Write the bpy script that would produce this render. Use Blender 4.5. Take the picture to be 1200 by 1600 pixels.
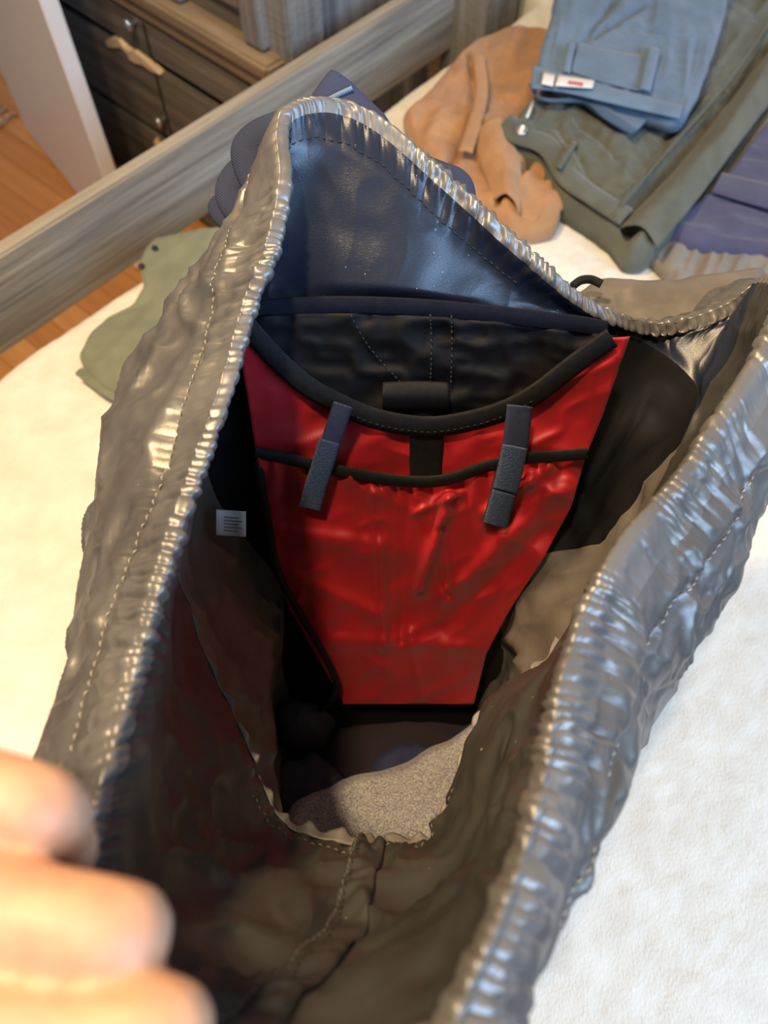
import bpy, bmesh, math, random
import numpy as np
from mathutils import Vector, Matrix
random.seed(4)
for o in list(bpy.data.objects): bpy.data.objects.remove(o)
scene = bpy.context.scene
COL = scene.collection

# ------------------------------------------------------------------ camera
CZ = 1.55                       # camera height above the floor; the bed top is at 0.65
PITCH = math.radians(60)
FPX = 1200.0                    # focal length in pixels of the 1200x1600 frame
cam = bpy.data.cameras.new('camera')
camo = bpy.data.objects.new('camera', cam); COL.objects.link(camo)
camo.location = (0, 0, CZ); camo.rotation_euler = (math.pi/2 - PITCH, 0, 0)
cam.sensor_fit = 'VERTICAL'; cam.sensor_height = 9.8; cam.sensor_width = 7.35
cam.lens = 9.8*FPX/1600; cam.clip_start = 0.01
cam.dof.use_dof = True; cam.dof.focus_distance = 0.50; cam.dof.aperture_fstop = 2.0
scene.camera = camo
# ------------------------------------------------------------------ world, lights, exposure
scene.view_settings.view_transform = 'Standard'; scene.view_settings.look = 'None'
scene.view_settings.gamma = 1; scene.view_settings.use_curve_mapping = False
scene.view_settings.exposure = 0.0
w = bpy.data.worlds.new('world'); scene.world = w; w.use_nodes = True
bg = w.node_tree.nodes['Background']; bg.inputs[0].default_value = (0.80, 0.86, 1.0, 1); bg.inputs[1].default_value = 0.24
def area(name, loc, target, size, sizey, power, col, shape='RECTANGLE'):
    l = bpy.data.lights.new(name, 'AREA'); l.shape = shape; l.size = size
    if sizey: l.size_y = sizey
    l.energy = power; l.color = col
    o = bpy.data.objects.new(name, l); COL.objects.link(o); o.location = loc
    o.rotation_euler = (Vector(target)-Vector(loc)).to_track_quat('-Z', 'Y').to_euler()
    return o
# warm ceiling lamp, high on the left; daylight window to the right and behind
area('ceiling_lamp_light', (-0.64, 0.58, 2.62), (0.0, 0.3, 0.7), 0.24, None, 37, (1.0, 0.71, 0.38), 'DISK')
area('interior_fill_light', (-0.26, -0.08, 2.75), (0.0, 0.2, 0.8), 0.12, None, 27, (1.0, 0.76, 0.48), 'DISK')  # added overhead lamp, brightens the inside of the pack
area('window_light', (2.0, -1.30, 2.3), (0.1, 0.4, 1.1), 1.7, 1.5, 108, (0.38, 0.63, 1.0))

# ------------------------------------------------------------------ pixel helpers (places are real: depth is given each time)
CP, SP = math.cos(PITCH), math.sin(PITCH)
FW = np.array([0, CP, -SP]); UP = np.array([0, SP, CP]); RT = np.array([1.0, 0, 0]); C0 = np.array([0, 0, CZ])
def ray(px, py): return FW + (px-600)/FPX*RT - (py-800)/FPX*UP
def P(px, py, d): return C0 + d*ray(px, py)
def PZ(px, py, z):                     # on the horizontal plane at world height z
    r = ray(px, py); return C0 + r*((z-CZ)/r[2])
BN = np.array([0, -1, 0.31]); BN = BN/np.linalg.norm(BN)
B0 = np.array([0, 0.358, CZ-0.37])     # the leaning back panel of the pack
def BP(px, py, off=0.0):
    r = ray(px, py); return C0 + r*((np.dot(B0-C0, BN)+off)/np.dot(r, BN))
def PV(px, py, p0, n):                 # on the vertical plane through p0 with normal n (2d)
    r = ray(px, py); return C0 + r*((n[0]*(p0[0])+n[1]*(p0[1]))/(n[0]*r[0]+n[1]*r[1]))

# ------------------------------------------------------------------ noise
def _h(ix, iy, iz, s):
    n = (ix*374761393 + iy*668265263 + iz*2147483647 + s*974711) & 0xffffffff
    n = ((n ^ (n >> 13))*1274126177) & 0xffffffff
    n = ((n ^ (n >> 15))*2246822519) & 0xffffffff
    return ((n ^ (n >> 16)) & 0xffff)/32767.5-1.0
def noise(p, s=0):
    p = np.asarray(p, float)
    if p.shape[-1] == 2: p = np.concatenate([p, np.zeros(p.shape[:-1]+(1,))+0.37], -1)
    i = np.floor(p).astype(np.int64); f = p-i; f = f*f*f*(f*(f*6-15)+10)
    r = 0
    for a in (0, 1):
        for b in (0, 1):
            for c in (0, 1):
                wgt = (f[..., 0] if a else 1-f[..., 0])*(f[..., 1] if b else 1-f[..., 1])*(f[..., 2] if c else 1-f[..., 2])
                r = r + wgt*_h(i[..., 0]+a, i[..., 1]+b, i[..., 2]+c, s)
    return r
def fbm(p, s=0, o=3):
    p = np.asarray(p, float); r = 0; a = 1
    for k in range(o): r = r+a*noise(p*(2.03**k)+k*7.3, s+k); a *= .5
    return r/1.6
def ridge(p, s=0): return 1-2*np.abs(noise(p, s))
def n1(x, s=0): x = np.asarray(x, float); return noise(np.stack([x, x*0+.5, x*0+.5], -1), s)
def sstep(a, b, x): t = np.clip((x-a)/(b-a), 0, 1); return t*t*(3-2*t)
def crspline(ctrl, n, closed=False):
    c = np.asarray(ctrl, float); K = len(c)
    t = np.arange(n)/n*K if closed else np.linspace(0, K-1-1e-9, n)
    i = np.floor(t).astype(int); f = (t-i)[:, None]
    g = (lambda k: c[(i+k) % K]) if closed else (lambda k: c[np.clip(i+k, 0, K-1)])
    a, b, d, e = g(-1), g(0), g(1), g(2)
    return .5*(2*b+(d-a)*f+(2*a-5*b+4*d-e)*f*f+(3*b-a-3*d+e)*f**3)

# ------------------------------------------------------------------ objects
def tag(o, label=None, cat=None, group=None, kind=None):
    if label: o['label'] = label
    if cat: o['category'] = cat
    if group: o['group'] = group
    if kind: o['kind'] = kind
    return o
def empty(name, loc, rz=0, label=None, cat=None, group=None):
    o = bpy.data.objects.new(name, None); COL.objects.link(o); o.location = loc; o.rotation_euler = (0, 0, rz)
    o.empty_display_size = .05
    return tag(o, label, cat, group)
def wmat(p):
    m = p.matrix_parent_inverse @ (Matrix.Translation(p.location) @ p.rotation_euler.to_matrix().to_4x4())
    return wmat(p.parent) @ m if p.parent is not None else Matrix.Translation(p.location) @ p.rotation_euler.to_matrix().to_4x4()
def par(o, p):
    if p is not None:
        o.parent = p; o.matrix_parent_inverse = wmat(p).inverted()
    return o
def mesh(name, v, f, mat, parent=None, smooth=True, solid=0, sub=0, off=0.0):
    me = bpy.data.meshes.new(name); me.from_pydata([tuple(map(float, q)) for q in v], [], f); me.update()
    if mat: me.materials.append(mat)
    if smooth: me.polygons.foreach_set('use_smooth', [True]*len(me.polygons))
    o = bpy.data.objects.new(name, me); COL.objects.link(o)
    if solid: m = o.modifiers.new('thickness', 'SOLIDIFY'); m.thickness = solid; m.offset = off
    if sub: m = o.modifiers.new('sub', 'SUBSURF'); m.levels = sub; m.render_levels = sub
    return par(o, parent)
def gridf(nv, nu, closed=False):
    f = []
    for j in range(nv-1):
        for i in range(nu if closed else nu-1):
            k = (i+1) % nu
            f.append((j*nu+i, j*nu+k, (j+1)*nu+k, (j+1)*nu+i))
    return f
def grid(name, A, mat, parent=None, closed=False, **kw):
    nv, nu = A.shape[:2]
    return mesh(name, A.reshape(-1, 3), gridf(nv, nu, closed), mat, parent, **kw)
def gnormals(A, closed=False):
    du = (np.roll(A, -1, 1)-np.roll(A, 1, 1)) if closed else np.gradient(A, axis=1)
    dv = np.gradient(A, axis=0); n = np.cross(du, dv)
    return n/(np.linalg.norm(n, axis=-1, keepdims=True)+1e-12)
def tube(name, pts, r, mat, parent=None, n=8, flat=1.0, up=(0, 0, 1), **kw):
    pts = np.asarray(pts, float); T = np.gradient(pts, axis=0); T /= np.linalg.norm(T, axis=1)[:, None]+1e-12
    S = np.cross(T, np.array(up, float)); S /= np.linalg.norm(S, axis=1)[:, None]+1e-9; U = np.cross(S, T)
    r = np.broadcast_to(np.asarray(r, float), (len(pts),)); a = np.arange(n)/n*2*math.pi
    A = pts[:, None]+r[:, None, None]*(np.cos(a)[None, :, None]*S[:, None]+flat*np.sin(a)[None, :, None]*U[:, None])
    f = gridf(len(pts), n, True); v = A.reshape(-1, 3); m = len(v)
    f += [tuple(range(n))[::-1], tuple(range(m-n, m))]
    return mesh(name, v, f, mat, parent, **kw)
def boxmesh(bm, x0, x1, y0, y1, z0, z1):
    vs = [bm.verts.new((x, y, z)) for x in (x0, x1) for y in (y0, y1) for z in (z0, z1)]
    for q in ((0, 1, 3, 2), (4, 6, 7, 5), (0, 4, 5, 1), (2, 3, 7, 6), (0, 2, 6, 4), (1, 5, 7, 3)): bm.faces.new([vs[i] for i in q])
def board(name, x0, x1, y0, y1, z0, z1, mat, parent, bev=.003, wob=0.0, seed=0):
    """a plank in the parent's own axes"""
    bm = bmesh.new(); boxmesh(bm, -(x1-x0)/2, (x1-x0)/2, -(y1-y0)/2, (y1-y0)/2, -(z1-z0)/2, (z1-z0)/2)
    if bev: bmesh.ops.bevel(bm, geom=bm.edges[:], offset=bev, segments=2, affect='EDGES')
    me = bpy.data.meshes.new(name); bm.to_mesh(me); bm.free(); me.materials.append(mat)
    o = bpy.data.objects.new(name, me); COL.objects.link(o)
    o.location = ((x0+x1)/2, (y0+y1)/2, (z0+z1)/2); o.parent = parent
    return o

# ------------------------------------------------------------------ materials
def mat(name, col, rough=.6, col2=None, nscale=(30, 30, 30), metallic=0, spec=.5, sheen=0, bump=0, bscale=(800, 800, 800), bdist=.001,
        crinkle=0, cscale=60, specks=0, detail=4, ramp=(.35, .65), sss=0, coat=0, weave=0, alpha=None, coatr=.3):
    m = bpy.data.materials.new(name); m.use_nodes = True; nt = m.node_tree; N = nt.nodes; L = nt.links
    b = N['Principled BSDF']; b.inputs['Roughness'].default_value = rough; b.inputs['Metallic'].default_value = metallic
    b.inputs['Specular IOR Level'].default_value = spec
    b.inputs['Sheen Weight'].default_value = sheen; b.inputs['Sheen Roughness'].default_value = .4
    b.inputs['Coat Weight'].default_value = coat; b.inputs['Coat Roughness'].default_value = coatr
    if sss: b.inputs['Subsurface Weight'].default_value = sss; b.inputs['Subsurface Radius'].default_value = (.008, .003, .0015); b.inputs['Subsurface Scale'].default_value = 1
    tc = N.new('ShaderNodeTexCoord')
    def mapped(sc):
        mp = N.new('ShaderNodeMapping'); mp.inputs['Scale'].default_value = sc; L.new(tc.outputs['Object'], mp.inputs[0]); return mp
    col = tuple(col)+(1,)
    out = None
    if col2:
        nz = N.new('ShaderNodeTexNoise'); nz.inputs['Scale'].default_value = 1; nz.inputs['Detail'].default_value = detail
        nz.inputs['Roughness'].default_value = .6
        L.new(mapped(nscale).outputs[0], nz.inputs['Vector'])
        r = N.new('ShaderNodeValToRGB'); r.color_ramp.elements[0].position = ramp[0]; r.color_ramp.elements[1].position = ramp[1]
        r.color_ramp.elements[0].color = col; r.color_ramp.elements[1].color = tuple(col2)+(1,)
        L.new(nz.outputs['Fac'], r.inputs[0]); out = r.outputs[0]
    if specks:
        vz = N.new('ShaderNodeTexVoronoi'); vz.inputs['Scale'].default_value = specks; L.new(tc.outputs['Object'], vz.inputs['Vector'])
        lt = N.new('ShaderNodeMath'); lt.operation = 'LESS_THAN'; lt.inputs[1].default_value = .036; L.new(vz.outputs['Distance'], lt.inputs[0])
        mx = N.new('ShaderNodeMix'); mx.data_type = 'RGBA'; L.new(lt.outputs[0], mx.inputs['Factor'])
        if out: L.new(out, mx.inputs['A'])
        else: mx.inputs['A'].default_value = col
        mx.inputs['B'].default_value = (.45, .45, .43, 1); out = mx.outputs['Result']
    if out: L.new(out, b.inputs['Base Color'])
    else: b.inputs['Base Color'].default_value = col
    nrm = None
    if bump:
        nz = N.new('ShaderNodeTexNoise'); nz.inputs['Scale'].default_value = 1; nz.inputs['Detail'].default_value = 3
        L.new(mapped(bscale).outputs[0], nz.inputs['Vector'])
        bp = N.new('ShaderNodeBump'); bp.inputs['Strength'].default_value = bump; bp.inputs['Distance'].default_value = bdist
        L.new(nz.outputs['Fac'], bp.inputs['Height']); nrm = bp.outputs[0]
    if crinkle:
        nz = N.new('ShaderNodeTexNoise'); nz.inputs['Scale'].default_value = cscale; nz.inputs['Detail'].default_value = 4
        nz.inputs['Distortion'].default_value = .8
        try: nz.noise_type = 'RIDGED_MULTIFRACTAL'
        except Exception: pass
        L.new(tc.outputs['Object'], nz.inputs['Vector'])
        bp = N.new('ShaderNodeBump'); bp.inputs['Strength'].default_value = crinkle; bp.inputs['Distance'].default_value = .002
        L.new(nz.outputs['Fac'], bp.inputs['Height'])
        if nrm: L.new(nrm, bp.inputs['Normal'])
        nrm = bp.outputs[0]
    if weave:
        wv = N.new('ShaderNodeTexWave'); wv.inputs['Scale'].default_value = weave; wv.bands_direction = 'DIAGONAL'
        L.new(tc.outputs['Object'], wv.inputs['Vector'])
        bp = N.new('ShaderNodeBump'); bp.inputs['Strength'].default_value = .5; bp.inputs['Distance'].default_value = .0006
        L.new(wv.outputs['Fac'], bp.inputs['Height'])
        if nrm: L.new(nrm, bp.inputs['Normal'])
        nrm = bp.outputs[0]
    if nrm: L.new(nrm, b.inputs['Normal'])
    return m
M = {}
M['shell'] = mat('coated grey nylon', (.115, .109, .102), .38, (.20, .189, .175), (16, 16, 16), metallic=.5, spec=.6, crinkle=.6, cscale=38, bump=.25, bscale=(1500,)*3, bdist=.0004, specks=130, coat=.0)
M['hem'] = mat('gathered grey nylon', (.15, .142, .133), .39, (.23, .218, .203), (14, 14, 14), metallic=.45, spec=.6, crinkle=.4, cscale=70)
M['coated'] = mat('dark coated lining', (.043, .041, .038), .42, (.078, .074, .067), (12, 12, 12), metallic=.3, spec=.5, crinkle=.8, cscale=36, specks=120, bump=.2, bscale=(1500,)*3, bdist=.0004)
M['navylining'] = mat('dark navy coated lining', (.010, .014, .026), .30, (.016, .021, .036), (12, 12, 12), metallic=.1, spec=.6, crinkle=.12, cscale=22, specks=110, bump=.25, bscale=(250, 2500, 2500), bdist=.0004)
M['lining'] = mat('taupe pack cloth', (.125, .108, .092), .5, (.165, .145, .125), (20, 20, 20), metallic=.1, crinkle=.2, cscale=25)
M['black'] = mat('black pack cloth', (.004, .004, .005), .7, (.006, .006, .008), (30, 30, 30), spec=.25, crinkle=.3, cscale=28, bump=.3, bscale=(1500,)*3, bdist=.0005)
M['webbing'] = mat('black grosgrain', (.007, .007, .008), .6, (.011, .011, .011), (200, 200, 200), spec=.25, weave=330)
M['navyweb'] = mat('navy grosgrain', (.022, .027, .062), .5, (.035, .042, .085), (300, 300, 300), weave=420)
M['velcro'] = mat('slate blue loop tape', (.016, .036, .10), .95, (.045, .080, .165), (900, 900, 900), bump=.9, bscale=(900,)*3, bdist=.002, sheen=.15)
M['red'] = mat('red nylon', (.33, .008, .012), .55, (.42, .011, .016), (18, 18, 18), sheen=.1, crinkle=.25, cscale=22, bump=.15, bscale=(1600,)*3, bdist=.0003)
M['stitchdark'] = mat('black thread', (.012, .012, .014), .6)
M['stitch'] = mat('grey thread', (.30, .285, .26), .5)
M['stitchmid'] = mat('taupe thread', (.10, .092, .08), .6)
M['white'] = mat('white satin tag', (.78, .77, .74), .6, (.70, .69, .66), (200,)*3)
M['ink'] = mat('grey print', (.18, .18, .19), .7)
M['redink'] = mat('red print', (.75, .05, .04), .7)
M['skin'] = mat('skin', (.56, .32, .19), .5, (.50, .25, .15), (60, 60, 60), sss=.2, bump=.25, bscale=(500,)*3, bdist=.0006)
def wood(name, c1, c2, rough=.75, sc=(2.2, 40, 40), bump=.5): return mat(name, c1, rough, c2, sc, bump=bump, bscale=(4, 90, 90), bdist=.004, detail=7, ramp=(.30, .70))
M['rail'] = wood('weathered grey wood', (.19, .158, .12), (.48, .425, .335))
M['dresser'] = wood('dark weathered wood', (.080, .068, .055), (.25, .215, .17))
M['dresserlight'] = wood('worn pale brown wood', (.16, .11, .065), (.40, .29, .17))
M['dressergrey'] = wood('silvery weathered wood', (.12, .11, .10), (.30, .285, .26), sc=(40, 40, 2.2))
M['gap'] = mat('dark joints and gap shade', (.012, .011, .010), .8, (.02, .018, .016))  # dark joints; behind the drawers this colour paints the shade of the gaps
M['raw'] = mat('raw splintered wood', (.72, .52, .30), .7, (.82, .62, .38), (60,)*3)
M['chrome'] = mat('glass and chrome knob', (.75, .77, .8), .12, metallic=.9)
M['floor'] = [wood('honey floor board %d' % i, c, d, .38, (1.6, 26, 26), .15) for i, (c, d) in enumerate((
    ((.50, .20, .045), (.66, .30, .085)), ((.46, .18, .04), (.60, .26, .07)), ((.54, .23, .06), (.70, .34, .11))))]
M['doorwhite'] = mat('white door paint', (.80, .76, .72), .4, (.83, .79, .75), (3, 3, 3))
M['wall'] = mat('cream wall paint', (.78, .72, .62), .8, (.80, .74, .64), (3, 3, 3), bump=.1, bscale=(120,)*3)
M['fleece'] = mat('cream fleece', (.76, .71, .60), .95, (.85, .81, .71), (20, 20, 20), sheen=.7, bump=.55, bscale=(420, 260, 420), bdist=.003, detail=6)
M['mattress'] = mat('ticking', (.7, .66, .58), .9, (.74, .7, .62), (20,)*3)
M['rug'] = mat('beige rug yarn', (.62, .54, .42), .95, (.30, .22, .15), (120,)*3, bump=.6, bscale=(300,)*3, bdist=.004)
M['rugpink'] = mat('pink yarn', (.75, .36, .30), .95)
def cloth(name, c, k=1.35, scale=14, weave=240, sheen=.25):
    return mat(name, c, .85, tuple(min(1, q*k) for q in c), (scale,)*3, sheen=sheen, bump=.4, bscale=(900,)*3, bdist=.0008, weave=weave)
M['tan'] = cloth('tan brushed cotton', (.36, .19, .085))
M['blue'] = cloth('dusty blue twill', (.105, .165, .245))
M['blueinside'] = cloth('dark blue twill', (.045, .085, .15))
M['olive'] = cloth('olive grey twill', (.088, .094, .070))
M['navy'] = cloth('purple navy cotton', (.062, .062, .115))
M['taupe'] = cloth('taupe grey cotton', (.20, .175, .145))
M['sky'] = cloth('washed light blue denim', (.20, .31, .40))
M['sage'] = cloth('sage green cotton', (.165, .175, .112))
M['harness'] = cloth('navy harness cloth', (.018, .026, .062), sheen=.0)
M['heather'] = mat('grey heather jersey', (.20, .20, .26), .9, (.84, .77, .65), (900, 900, 900), sheen=.3, bump=.5, bscale=(900,)*3, bdist=.001, detail=2, ramp=(.40, .62))
M['slate'] = cloth('slate jersey', (.055, .055, .075), sheen=.02); M['indigo'] = cloth('indigo jersey', (.035, .04, .095), sheen=.02); M['maroon'] = cloth('dark plum jersey', (.022, .012, .016), sheen=.02)

# ================================================================== THE SETTING
AA = math.radians(49.0); a2 = np.array([math.cos(AA), math.sin(AA)]); b2 = np.array([a2[1], -a2[0]])   # along the bed, across the bed
BED = .65
# floor boards
fl = mesh('floor', [(-4, -2, -.02), (4, -2, -.02), (4, 5.4, -.02), (-4, 5.4, -.02), (-4, -2, -.05), (4, -2, -.05), (4, 5.4, -.05), (-4, 5.4, -.05)],
          [(0, 1, 2, 3), (7, 6, 5, 4), (0, 4, 5, 1), (1, 5, 6, 2), (2, 6, 7, 3), (3, 7, 4, 0)], M['gap'], smooth=False); fl['kind'] = 'structure'
bm = bmesh.new(); boxmesh(bm, -2.2, 2.2, -.0415, .0415, -.02, 0); bmesh.ops.bevel(bm, geom=bm.edges[:], offset=.0015, segments=1, affect='EDGES')
pm = []
for k in range(3):
    me = bpy.data.meshes.new('plank'); bm.to_mesh(me); me.materials.append(M['floor'][k]); pm.append(me)
for k in range(54):
    o = bpy.data.objects.new('plank', random.choice(pm)); COL.objects.link(o); o.parent = fl
    c = a2*(-.6+k*.084) + b2*(-.9+random.uniform(-.15, .15)); o.location = (c[0], c[1], 0); o.rotation_euler = (0, 0, AA-math.pi/2+(math.pi if random.random() < .5 else 0))
# wall behind the headboard
wc = a2*2.30
wl = board('wall_head', -3, 3, 0, .1, 0, 2.6, M['wall'], None, 0); wl.location = (wc[0], wc[1], 1.3); wl.rotation_euler = (0, 0, AA-math.pi/2); wl['kind'] = 'structure'

# ------------------------------------------------------------------ bed frame
RZ = BED+.05
ra = PZ(0, 400, RZ); roff = float(np.dot(ra[:2], b2)); rail_along = float(np.dot(ra[:2], a2))
bed = empty('bed_frame', (float(b2[0]*roff), float(b2[1]*roff), 0), AA, 'weathered grey wooden bed frame with rough side rail running behind the bag', 'bed frame')
# local axes: x along the bed, y to the left (away from the mattress)
rend = PV(705, 60, np.append(b2*roff, 0), b2); rend_a = float(np.dot(rend[:2], a2))
HB = 2.16
board('side_rail', -.75, HB, 0, .032, BED-.115, RZ, M['rail'], bed, .004)
board('post', rend_a+.0, rend_a+.11, -.10, .032, 0, BED+.75, M['dressergrey'], bed, .006)
board('post', -.86, -.75, -.04, .06, 0, BED+.25, M['dressergrey'], bed, .006)
for k in range(3): board('headboard_plank', HB, HB+.03, -1.6, -.10, BED-.1+k*.16, BED+.05+k*.16, M['rail'], bed, .004)
for s_ in range(10): board('slat', -.7+s_*.28, -.6+s_*.28, -1.6, .0, BED-.20, BED-.18, M['rail'], bed, .002)
board('side_rail', -.75, HB, -1.632, -1.60, BED-.115, RZ, M['rail'], bed, .004)
board('post', HB, HB+.06, -1.66, -1.60, 0, BED+.75, M['dressergrey'], bed, .006)
board('post', -.86, -.75, -1.66, -1.56, 0, BED+.25, M['dressergrey'], bed, .006)
# ------------------------------------------------------------------ mattress and fleece blanket
me_ = PZ(0, 575, BED); moff = float(np.dot(me_[:2], b2)); foot = float(np.dot(PZ(0, 1172, BED)[:2], a2))
head = HB-.02
mt = empty('mattress', tuple(np.append(a2*foot+b2*moff, BED-.18)), AA, 'thick cream mattress lying on the slats under the fleece blanket', 'mattress')
board('mattress_core', .03, head-foot-.03, -1.42, -.03, 0, .16, M['mattress'], mt, .03)
nu_, nv_ = 420, 300
x = np.linspace(foot-.02, head, nu_); y = np.linspace(moff-.0, moff+1.42, nv_)
X, Y = np.meshgrid(x, y)
G = X[..., None]*a2+Y[..., None]*b2
Zb = .006*fbm(G*4.5, 3, 3)+.0030*fbm(G*22, 9, 3)+.0016*fbm(G*90, 5, 2)
ex = np.minimum(np.minimum(X-(foot-.02), head-X), np.minimum(Y-moff, moff+1.42-Y))
rd = .035; dd = np.clip(1-ex/rd, 0, 1); Zb = Zb-rd*(1-np.sqrt(np.clip(1-dd*dd, 0, 1)))
wob = .010*fbm(np.stack([X*5, Y*5], -1), 17, 2)*sstep(.12, 0, ex)
wob = wob-.13*sstep(rend_a+.10, rend_a+.2, X)*sstep(.3, 0, Y-moff)
G = G+wob[..., None]*b2
A = np.concatenate([G, (BED+Zb)[..., None]], -1)
v = A.reshape(-1, 3).tolist(); f = gridf(nv_, nu_)
bd = [i for i in range(nu_)]+[j*nu_+nu_-1 for j in range(1, nv_)]+[(nv_-1)*nu_+i for i in range(nu_-2, -1, -1)]+[j*nu_ for j in range(nv_-2, 0, -1)]
n0 = len(v)
for i in bd: q = v[i]; v.append([q[0], q[1], BED-.16])
nb = len(bd)
for i in range(nb): k = (i+1) % nb; f.append((bd[i], n0+i, n0+k, bd[k]))
bl = mesh('fleece_blanket', v, f, M['fleece']); tag(bl, 'cream fuzzy fleece blanket spread over the mattress beneath the clothes and bag', 'blanket')

# ------------------------------------------------------------------ dresser beside the bed
DA = math.radians(-43.5); db = np.array([math.cos(DA), math.sin(DA)]); dn = np.array([-db[1], db[0]])  # along front, into depth
cor = PV(428, 100, np.append(b2*(roff-.115), 0), b2)      # right end of the ledge, just outside the rail
MZ = float(cor[2]); print('ledge height', MZ)
dr = empty('dresser', (cor[0], cor[1], 0), DA, 'dark weathered wooden dresser with worn drawers and pale ledge behind the bed rail', 'dresser')
def dl(px, py):   # pixel -> dresser front plane: (x along front, z)
    q = PV(px, py, cor, dn); return float(np.dot((q-cor)[:2], db)), float(q[2])
W = 1.15
board('body', -W, -.03, .035, .46, .0, MZ+.5, M['dresser'], dr, .004)
board('ledge', -W-.02, 0, -.022, .06, MZ-.035, MZ, M['dresserlight'], dr, .007)
board('ledge_moulding', -W-.01, -.006, -.008, .05, MZ-.075, MZ-.036, M['dresserlight'], dr, .006)
_, g1 = dl(215, 84); _, g2 = dl(195, 175); print('gaps', g1, g2)
board('gap_shade_board', -W+.01, -.04, .022, .034, .01, MZ-.076, M['gap'], dr, .001)  # dark sheet behind the drawers, shade of the gaps put into its colour
def drawer(z0, z1, knobs):
    d = board('drawer', -W+.03, -.055, .0, .021, z0, z1, M['dresser'], dr, .005)
    for kx in knobs:
        kz = kx[1]
        bm = bmesh.new()
        prof = [(0, .006), (.004, .0065), (.010, .005), (.016, .010), (.024, .014), (.030, .011), (.033, .0)]
        rings = []
        for (yy, rr) in prof:
            rings.append([bm.verts.new((rr*math.cos(t), -yy, rr*math.sin(t))) for t in [q*math.pi/5 for q in range(10)]])
        for A_, B_ in zip(rings, rings[1:]):
            for i in range(10): bm.faces.new((A_[i], A_[(i+1) % 10], B_[(i+1) % 10], B_[i]))
        me = bpy.data.meshes.new('knob'); bm.to_mesh(me); bm.free(); me.materials.append(M['chrome'])
        me.polygons.foreach_set('use_smooth', [True]*len(me.polygons))
        k = bpy.data.objects.new('knob', me); COL.objects.link(k); k.parent = d
        k.location = (kx[0]-d.location.x, -.0105, kz-d.location.z)
    return d
k1 = dl(212, 32); k2 = dl(258, 185)
d1 = drawer(g1+.012, MZ-.082, [k1])
d2 = drawer(g2+.010, g1-.012, [k2])
d3 = drawer(.02, g2-.008, [])
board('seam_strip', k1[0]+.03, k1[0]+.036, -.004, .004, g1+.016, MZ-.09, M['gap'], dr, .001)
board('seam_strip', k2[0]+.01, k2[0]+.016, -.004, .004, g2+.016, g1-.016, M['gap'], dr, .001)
board('side_stile', -.09, .02, .028, .13, 0, MZ+.5, M['dressergrey'], dr, .006)
board('side_stile', -.09, .02, .40, .47, 0, MZ+.5, M['dressergrey'], dr, .006)
board('side_panel', -.06, -.005, .13, .40, .04, MZ+.48, M['dressergrey'], dr, .003)
board('side_rail', -.06, .014, .13, .40, MZ-.38, MZ-.28, M['dresser'], dr, .004)
for k in range(3): board('door_panel', -.30-k*.27, -.11-k*.27, .018, .045, MZ+.05, MZ+.44, M['dresser'], dr, .008)
for k in range(4): board('door_stile', -.365-k*.27+.265, -.305-k*.27+.265, .005, .04, MZ+.005, MZ+.49, M['dressergrey'], dr, .004)
# torn splinter of raw wood along the top edge of the second drawer
pts = [dl(*q) for q in ((168, 62), (176, 57), (188, 60), (197, 73), (205, 79), (212, 78), (224, 88), (240, 103), (253, 115), (240, 110), (226, 100), (214, 97), (206, 92), (202, 83), (192, 73), (178, 73), (170, 70))]
n = len(pts); v = [(p[0], -.007, p[1]) for p in pts]+[(p[0], .012, p[1]) for p in pts]
f = [tuple(range(n)), tuple(range(2*n-1, n-1, -1))]+[(i, n+i, n+(i+1) % n, (i+1) % n) for i in range(n)]
me = bpy.data.meshes.new('torn_edge'); me.from_pydata(v, [], f); me.materials.append(M['raw'])
o = bpy.data.objects.new('torn_edge', me); COL.objects.link(o); o.parent = dr; o['label'] = 'pale torn splintered edge'
q = dl(248, 221); k = board('peg', q[0]-.012, q[0]+.012, -.014, .01, q[1]-.010, q[1]+.010, M['raw'], dr, .008)

# ------------------------------------------------------------------ white door standing open
f0 = PZ(0, 150, 0); f1 = PZ(125, 310, 0); dd_ = (f0-f1)[:2]; dd_ /= np.linalg.norm(dd_)
t = np.linspace(-.3, 1.2, 3000); best = None
rr_ = ray(165, 287); ratio = rr_[0]/rr_[1]
cand = f1[:2]-t[:, None]*dd_; e = np.abs(cand[:, 0]/cand[:, 1]-ratio); dc = cand[int(np.argmin(e))]
ang = math.atan2(dd_[1], dd_[0])
door = board('door_1', 0, .80, -.038, 0, .006, 2.0, M['doorwhite'], None, .004)
ctr = dc+dd_*.40+np.array([dd_[1], -dd_[0]])*.019
door.location = (ctr[0], ctr[1], 1.003); door.rotation_euler = (0, 0, ang); door['kind'] = 'structure'; door['label'] = 'white painted door standing open edge-on left of the dresser'
# rug corner with fringe
rc = PZ(14, 194, 0)
rug = empty('rug', tuple(rc), AA, 'beige woven rug corner with pale pink fringe at the left edge', 'rug')
board('woven_field', -.9, .0, -.0, .9, 0.0015, .012, M['rug'], rug, .005)
for k in range(26):
    q = k*.02+.01
    tube('fringe', [rc+np.array([*(a2*(0.0)+np.array([-a2[1], a2[0]])*q), .008]), rc+np.array([*(a2*.02+np.array([-a2[1], a2[0]])*(q+random.uniform(-.01, .01))), .013]), rc+np.array([*(a2*.045+np.array([-a2[1], a2[0]])*(q+random.uniform(-.015, .015))), .004])],
         [.004, .0045, .002], M['rugpink'] if k % 3 == 1 else M['rug'], rug, 6)

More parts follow.
